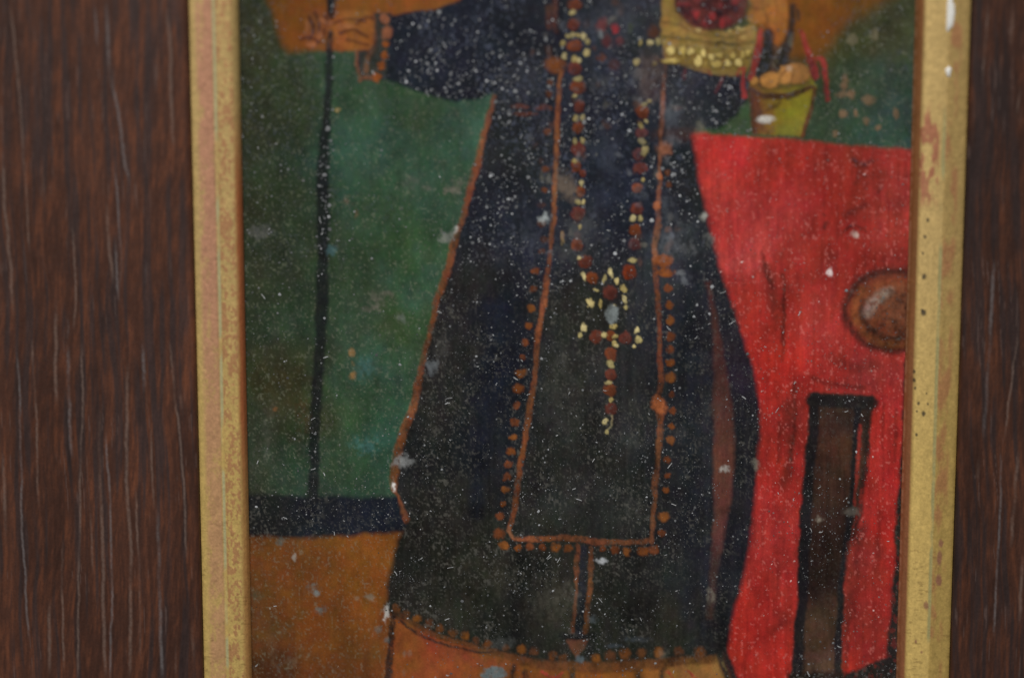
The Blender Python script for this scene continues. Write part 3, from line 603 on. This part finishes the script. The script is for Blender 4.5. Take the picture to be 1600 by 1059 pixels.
stroke([(1076,104),(1110,115),(1148,118)],5,(140,112,52),0,soft=2)
for k,(x,y,rx,ry) in enumerate([(1047,79,6,6.5),(1064,81,6,6),(1077,81,6,5),(1048,95,13,4),(1090,97,6,8),(1118,100,8,6),(1112,88,6,5),(1124,86,5,4),(1136,100,6,5),(1144,88,5,5),(1154,98,5,6),(1160,86,4,6),(1098,84,4,6),(1168,84,4,5)]):
    blob(x,y+1,rx*1.35,ry*1.3,(82,62,26),0,soft=.4,op=.75,wear=.1)
    blob(x,y,rx,ry,[(206,182,108),(186,160,84)][k%2],part('pearl',p_bask),soft=.35,h=1.2e-4)
for x in (1056,1072,1084,1104,1128,1148,1164): stroke([(x,74),(x+1,92)],2.5,(86,66,26),0,soft=2,op=.6,smooth=False)
# -- hand over the bucket
p_hand2 = part('hand')
poly([(1160,-40),(1228,-40),(1230,30),(1229,50),(1224,66),(1216,73),(1209,66),(1204,48),(1198,36),(1188,38),(1172,36),(1166,26),(1176,10)], field([(1180,10,(128,82,40)),(1215,20,(162,98,40)),(1220,55,(150,86,34)),(1175,28,(146,108,58))],14), p_hand2, soft=4, var=.2)
stroke([(1196,18),(1203,42),(1211,62)],5,(96,52,26),0,soft=3,op=.8); stroke([(1168,10),(1190,14),(1200,6)],5,(88,50,28),0,soft=3,op=.6); stroke([(1212,-10),(1216,20)],3,(120,66,28),0,soft=3,op=.6,smooth=False)
# -- bucket with eggs and red ribbons
p_buck = part('olive_bucket')
poly([(1170,122),(1200,112),(1240,104),(1266,116),(1276,132),(1271,160),(1262,188),(1253,214),(1215,212),(1180,208),(1175,180),(1171,150)], field([(1180,170,(98,58,30)),(1200,160,(124,92,34)),(1230,165,(126,112,28)),(1255,150,(136,124,32)),(1245,195,(116,108,36)),(1205,195,(116,86,36)),(1180,195,(92,54,28))],14), p_buck, soft=3, var=.2)
poly([(1172,124),(1180,80),(1200,70),(1225,90),(1250,100),(1266,118),(1268,134),(1230,142),(1190,140)], (62,48,34), 0, soft=6, op=.7)
stroke([(1201,50),(1197,85),(1190,115)],[12,24,22],(28,27,28),part('dark_tassel',p_buck),soft=5,wear=.1); stroke([(1238,10),(1236,50),(1226,80),(1220,105)],[9,12,18,14],(28,28,29),part('dark_tassel',p_buck),soft=5,wear=.1); stroke([(1246,16),(1248,32)],5,(40,34,34),0,soft=3,smooth=False); stroke([(1212,76),(1208,112)],10,(70,42,28),0,soft=4,op=.8,smooth=False)
blob(1236,64,4,9,(104,104,92),0,op=.5,soft=.6)
for (x,y,rx,ry,c) in [(1179,128,6,7,(176,122,58)),(1203,126,15,13,(186,126,60)),(1244,116,23,17,(158,106,54)),(1226,118,11,16,(168,114,56))]:
    blob(x,y,rx,ry,c,part('egg',p_buck),soft=.2)
stroke([(1214,134),(1220,118),(1232,106)],3,(92,56,28),0,soft=2); stroke([(1236,130),(1240,112)],3,(106,66,32),0,soft=2,smooth=False); blob(1232,108,5,5,(190,170,150),0,op=.5,soft=.6)
p_rim = part('bucket_rim', p_buck); stroke([(1171,141),(1190,149),(1215,151),(1245,146),(1272,134)],[8,8,9,8,6],(78,44,28),p_rim,soft=2.5,wear=.05)
stroke([(1173,145),(1175,175),(1180,207)],7,(78,42,26),0,soft=3.5,op=.9,wear=.1); stroke([(1274,138),(1266,172),(1253,212)],6,(84,42,24),0,soft=2.5,op=.95,wear=.05)
stroke([(1180,152),(1184,175),(1190,196),(1200,206)],[8,12,12,6],(82,44,28),0,soft=5,op=.75,wear=.1); stroke([(1188,176),(1204,170),(1216,160)],6,(84,48,24),0,soft=4,op=.7,wear=.1); blob(1196,186,13,6,(182,178,170),part('highlight',p_buck),soft=.45)
RB = (164, 46, 42)
p_rb = part('red_ribbon', p_buck); stroke([(1189,48),(1184,75),(1178,100),(1172,125)],[8,10,11,8],RB,p_rb,soft=2.5,wear=.1)
p_rb = part('red_ribbon', p_buck); stroke([(1162,108),(1161,125),(1161,140),(1163,152)],[5,6,8,8],RB,p_rb,soft=2.3,wear=.1); stroke([(1152,118),(1156,108),(1163,106)],4,RB,0,soft=2)
p_rb = part('red_ribbon', p_buck); stroke([(1253,50),(1260,75),(1268,98),(1274,118)],[6,9,11,12],RB,p_rb,soft=2.5,wear=.1)
p_rb = part('red_ribbon', p_buck); stroke([(1276,92),(1284,94),(1288,110),(1291,130),(1294,155)],[6,8,8,7,9],RB,p_rb,soft=2.4,wear=.1)
for a in [[(1072,108),(1069,122)],[(1108,112),(1110,118)],[(1130,120),(1118,144)]]: stroke(a,4,(128,38,34),0,soft=2.2,op=.7,smooth=False)
# fallen petals on the wall
for k,(x,y,rx,ry,an) in enumerate([(1322,130,6,11,.1),(1316,148,9,5,-.6),(1330,148,6,7,.3),(1358,156,11,7,-.4),(1318,178,5,6,0),(1353,188,5,6,0),(1337,176,3,5,.3),(1400,175,4,8,0),(1372,200,5,4,.2),(1306,208,4,5,0),(1332,62,8,8,0),(1366,54,6,9,.4)]):
    blob(x,y,rx,ry,[(120,92,68),(106,84,62)][k%2] if y > 100 else (112,104,80),part('pale_petal',p_wall2),soft=.5,op=.85,rag=.3)

# -- old losses, grey abrasion and blooms with a shape of their own
for (x,y,rx,ry,c,op) in [(406,362,15,11,(82,82,80),.8),(541,317,8,7,(104,84,72),.7),(557,333,4,8,(96,64,40),.6),(520,392,8,7,(70,104,110),.8),(705,297,12,7,(120,110,100),.75),(668,294,10,5,(104,102,94),.6),(640,285,12,10,(84,84,78),.5),(722,284,14,5,(120,112,102),.6),(698,368,12,9,(132,132,126),.8),(712,358,5,6,(190,190,184),.9),
    (590,470,12,10,(108,100,92),.6),(575,482,14,4,(98,90,82),.5),(605,460,8,5,(112,100,92),.5),(628,498,8,7,(112,118,112),.6),(676,572,8,13,(118,124,128),.7),(690,545,10,20,(84,82,80),.4),(627,720,14,9,(150,152,152),.85),(641,722,7,6,(120,122,122),.7),(615,757,3,8,(220,220,216),.95),
    (527,172,4,3.5,(176,146,84),.9),(549,549,4,6,(140,104,62),.9),(550,566,3,3.5,(140,104,62),.9),(550,585,5,5.5,(156,112,62),.95),(431,639,3.5,3.5,(140,84,40),.8),(475,655,10,24,(74,46,24),.5),(432,600,40,26,(56,42,18),.35),(570,575,14,16,(66,110,110),.4),(570,695,20,12,(72,124,128),.4),(415,690,6,26,(92,90,82),.4),(425,640,8,16,(80,70,56),.3),
    (438,847,6,7,(82,96,90),.85),(490,917,8,7,(96,112,108),.8),(493,925,4,6,(110,124,124),.8),(501,952,6,6,(82,96,96),.85),(577,934,7,5,(140,136,120),.7),(592,984,5,5,(104,104,96),.7),(606,1001,4,4,(96,104,104),.8),(636,1022,5,5,(128,120,104),.7),(404,930,9,8,(70,76,56),.7),(604,960,4,10,(226,224,218),1.),(460,870,3,5,(180,178,168),.7),(557,935,4,3,(128,120,100),.5),(635,1050,5,5,(110,106,92),.5),(455,1035,9,8,(120,100,78),.35),(425,1010,6,26,(104,80,56),.3),
    (849,342,7,8,(168,176,176),.9),(1098,339,5,6,(170,170,160),.85),(1107,371,8,8,(112,112,108),.7),(1073,389,14,7,(104,106,108),.7),(1071,438,10,8,(112,116,122),.6),(1062,425,5,4,(120,122,126),.6),(832,374,22,22,(74,78,90),.45),(910,360,22,22,(86,88,90),.45),(1050,378,24,20,(94,98,104),.5),(1040,332,16,14,(84,88,96),.4),(1040,312,12,12,(80,84,92),.4),(940,310,26,16,(58,64,82),.35),(893,395,26,10,(80,80,76),.4),(1000,300,10,14,(80,84,90),.4),(820,120,34,40,(54,54,58),.35),(1010,130,26,36,(92,92,92),.4),(955,30,40,30,(66,68,76),.35),
    (1047,178,18,22,(96,102,112),.45),(1050,220,12,12,(112,116,124),.45),(935,130,22,14,(76,78,80),.4),(945,240,20,30,(62,68,80),.35),(790,905,24,20,(64,62,52),.5),(862,936,30,26,(74,72,62),.5),(890,930,14,18,(80,78,70),.4),(940,876,9,4,(190,194,198),.8),(927,966,6,5,(86,96,100),.7),(990,998,22,4,(66,72,80),.5),(960,1008,16,3,(62,70,80),.5),(787,1004,14,8,(86,88,86),.5),(1110,932,5,12,(122,118,104),.6),(1038,1020,8,7,(110,108,98),.4),(1129,733,7,4,(160,158,152),.8),(1178,724,7,8,(140,134,118),.6),(1336,366,6,5,(196,176,164),.85),(1297,425,4,6,(220,206,204),.9),(1300,373,5,4,(150,104,90),.6),
    (1279,810,7,4,(150,142,128),.6),(1120,640,12,14,(70,58,54),.3),(990,690,16,10,(70,70,66),.3),(1060,680,14,12,(66,60,60),.35),(880,620,36,50,(60,60,56),.3),(960,600,40,70,(44,44,42),.2),(930,780,60,40,(50,52,50),.25),(985,800,24,30,(60,60,58),.3),(870,560,30,26,(62,62,58),.3)]:
    blob(x, y, rx * .9, ry * .9, c, 0, soft=.75, op=op * .78, rag=1.1, var=.35, h=-2e-5, wear=.5)
# general fine abrasion: pale speckle that bites into the dark paint
dark = (1 - sstep(.02, .10, COL.mean(-1))) * np.where((LAB == p_wall) | (LAB == p_wall2), .45, np.where((LAB == p_leg) | (LAB == p_staff), .3, 1))
cl = sstep(.36, .66, fbm(PX, PY, 45, 55, 405, 4))
sp = np.maximum(sstep(.66, .80, fbm(PX, PY, 4.4, 5.4, 401, 2)) * cl, sstep(.60, .82, fbm(PX, PY, 2.6, 3.0, 403, 2)) * (.25 + .55 * cl))
cool = sstep(420, 300, PY) if False else 1 - sstep(300, 480, PY)
spc = lerp(C((92, 90, 84)), C((84, 90, 108)), cool[..., None])
COL = lerp(COL, spc, (sp * dark * .46)[..., None])
sp = sstep(.70, .80, fbm(PX, PY, 3.6, 4.6, 411, 2)) * (LAB == p_table)
COL = lerp(COL, C((196, 112, 104)), (sp * .35)[..., None])
sp = sstep(.64, .82, fbm(PX, PY, 3.0, 3.4, 421, 2)) * ((LAB == p_wall) | (LAB == p_wall2) | (LAB == p_floor))
COL = lerp(COL, C((120, 122, 104)), (sp * .28)[..., None])
LAB[(LAB == p_wall2) & (PX < 1200) & (PY > 150)] = part('green_background')
LAB[(LAB == p_wall2) & (PX < 1200)] = p_or2
LAB[(LAB == p_floor) & (PX > 625) & (PY > 900)] = p_under
# canvas-fine vertical brush grain and relief
COL = COL * (1 + .10 * (N_STREAK - .5) * 2)[..., None]
H += 6e-5 * (N_MOT - .5) + 4e-5 * (N_FINE - .5) + 3e-5 * (N_STREAK - .5)
COL = np.clip(COL, .002, .92)

# -- split the paint film into one mesh per painted part
q = LAB[:-1, :-1].ravel(); idx = (np.arange(NZ - 1)[:, None] * NX + np.arange(NX - 1)[None]).ravel()
co_all = np.stack([GX, -H, GZ], -1).reshape(-1, 3); col_all = COL.reshape(-1, 3)
order = np.argsort(q, kind='stable'); qs = q[order]; OBJ = {}
for pid, (name, parent, label) in enumerate(PARTS, 1):
    a, b = np.searchsorted(qs, [pid, pid + 1])
    if b - a < 3: continue
    i = idx[order[a:b]]
    quad = np.stack([i, i + NX, i + NX + 1, i + 1], -1)
    u, inv = np.unique(quad, return_inverse=True)
    par = painting if not parent or parent not in OBJ else OBJ[parent]
    o = mesh_obj(name, co_all[u], inv.reshape(-1, 4), col_all[u], M_PAINT, par)
    OBJ[pid] = o
# backing board the paint lies on
bx0, bx1 = xs[0] + .0003, xs[-1] - .0003; bz0, bz1 = zs.min() + .0002, zs.max() - .0002
v = np.array([(x, y, z) for x in (bx0, bx1) for y in (.0006, .004) for z in (bz0, bz1)])
fq = np.array([(0,1,3,2),(4,6,7,5),(0,4,5,1),(2,3,7,6),(0,2,6,4),(1,5,7,3)])
mesh_obj('backing_board', v, fq, np.repeat(C((70, 52, 38))[None], 8, 0), M_WOOD, painting, smooth=False)

# ------------------------------------------------------------------ dust: grains and lint lying on paint and frame
def dust():
    V, T, K = [], [], []
    n0 = 0; s = Z0 / F_PX
    tgt = 9500; n = 0
    P = rng.uniform((372, -60), (1416, 1120), (110000, 2))
    dens = fbm(P[:, 0], P[:, 1], 70, 70, 501, 3)
    ix = np.clip(np.searchsorted(PX[NZ // 2], P[:, 0]), 0, NX - 1); iy = np.clip(np.searchsorted(PY[:, NX // 2], P[:, 1]), 0, NZ - 1)
    lab = LAB[iy, ix]; b = COL[iy, ix]
    dk = 1 - np.clip(b.mean(-1) / .05, 0, 1)
    keep = (.35 + .65 * dk) * np.clip((dens - .28) * 2.4, .12, 1)
    keep[(lab == p_floor)] *= .35; keep[(lab == p_wall) | (lab == p_wall2)] *= .55; dk[(lab == p_wall) | (lab == p_wall2)] *= .4
    sel = rng.uniform(size=len(P)) < keep * .5
    P = P[sel]; dk = dk[sel]; lab = lab[sel]; hh = H[iy[sel], ix[sel]]
    for k in range(len(P)):
        fib = rng.uniform() < (.012 if P[k, 1] > 480 else .004)
        c0 = unproject(P[k, 0], P[k, 1]); y0 = -hh[k] - .00003
        g = rng.uniform(.5, 1.0) if rng.uniform() < .16 else rng.uniform(.14, .45)
        if lab[k] == p_table: tint = np.array([.62, .36, .34]) * g * 1.2
        elif lab[k] == p_floor: tint = np.array([.42, .34, .26]) * g
        else: tint = np.array([.44, .45, .47]) * g
        if fib:
            m = 5; ln = 3 + 11 * rng.uniform() ** 2.2; a = rng.uniform(0, 6.28); cur = rng.normal(0, .14); wd = rng.uniform(.28, .55)
            x, z = 0., 0.; pts = []
            for j in range(m):
                nx, nz = -math.sin(a), math.cos(a); pts += [(x + nx * wd, z + nz * wd), (x - nx * wd, z - nz * wd)]
                x += math.cos(a) * ln / m; z += math.sin(a) * ln / m; a += cur
            for (x, z) in pts: V.append((c0[0] + x * s, y0 - .00008, c0[2] + z * s)); K.append(np.array([.62, .63, .64]) * rng.uniform(.6, 1))
            for j in range(m - 1):
                i = n0 + 2 * j; T.append((i, i + 1, i + 2)); T.append((i + 1, i + 3, i + 2))
            n0 += 2 * m
        else:
            r = min(.55 * math.exp(rng.normal(0.45, .5)), 3.6); 
            up = 1 - min(max((P[k, 1] - 250) / 300, 0), 1)
            r = r * (.72 + .75 * up * dk[k]); tint = tint * (1 + .5 * up * dk[k])
            if lab[k] == p_table: r *= .9
            V.append((c0[0], y0 - .00012, c0[2])); K.append(tint)
            e = rng.uniform(.6, 1); a0 = rng.uniform(0, 6.28)
            for j in range(6):
                a = j / 6 * 6.283; rr = r * rng.uniform(.7, 1.2); x, z = rr * math.cos(a), rr * e * math.sin(a)
                V.append((c0[0] + (x * math.cos(a0) - z * math.sin(a0)) * s, y0, c0[2] + (x * math.sin(a0) + z * math.cos(a0)) * s)); K.append(tint)
                T.append((n0, n0 + 1 + j, n0 + 1 + (j + 1) % 6))
            n0 += 7
    o = mesh_obj('dust', np.array(V), None, np.array(K), M_DUST, None, tris=np.array(T))
    o['kind'] = 'stuff'; o['label'] = 'pale dust grains and lint scattered over the painted surface'; o['category'] = 'dust'
    return o
dust()
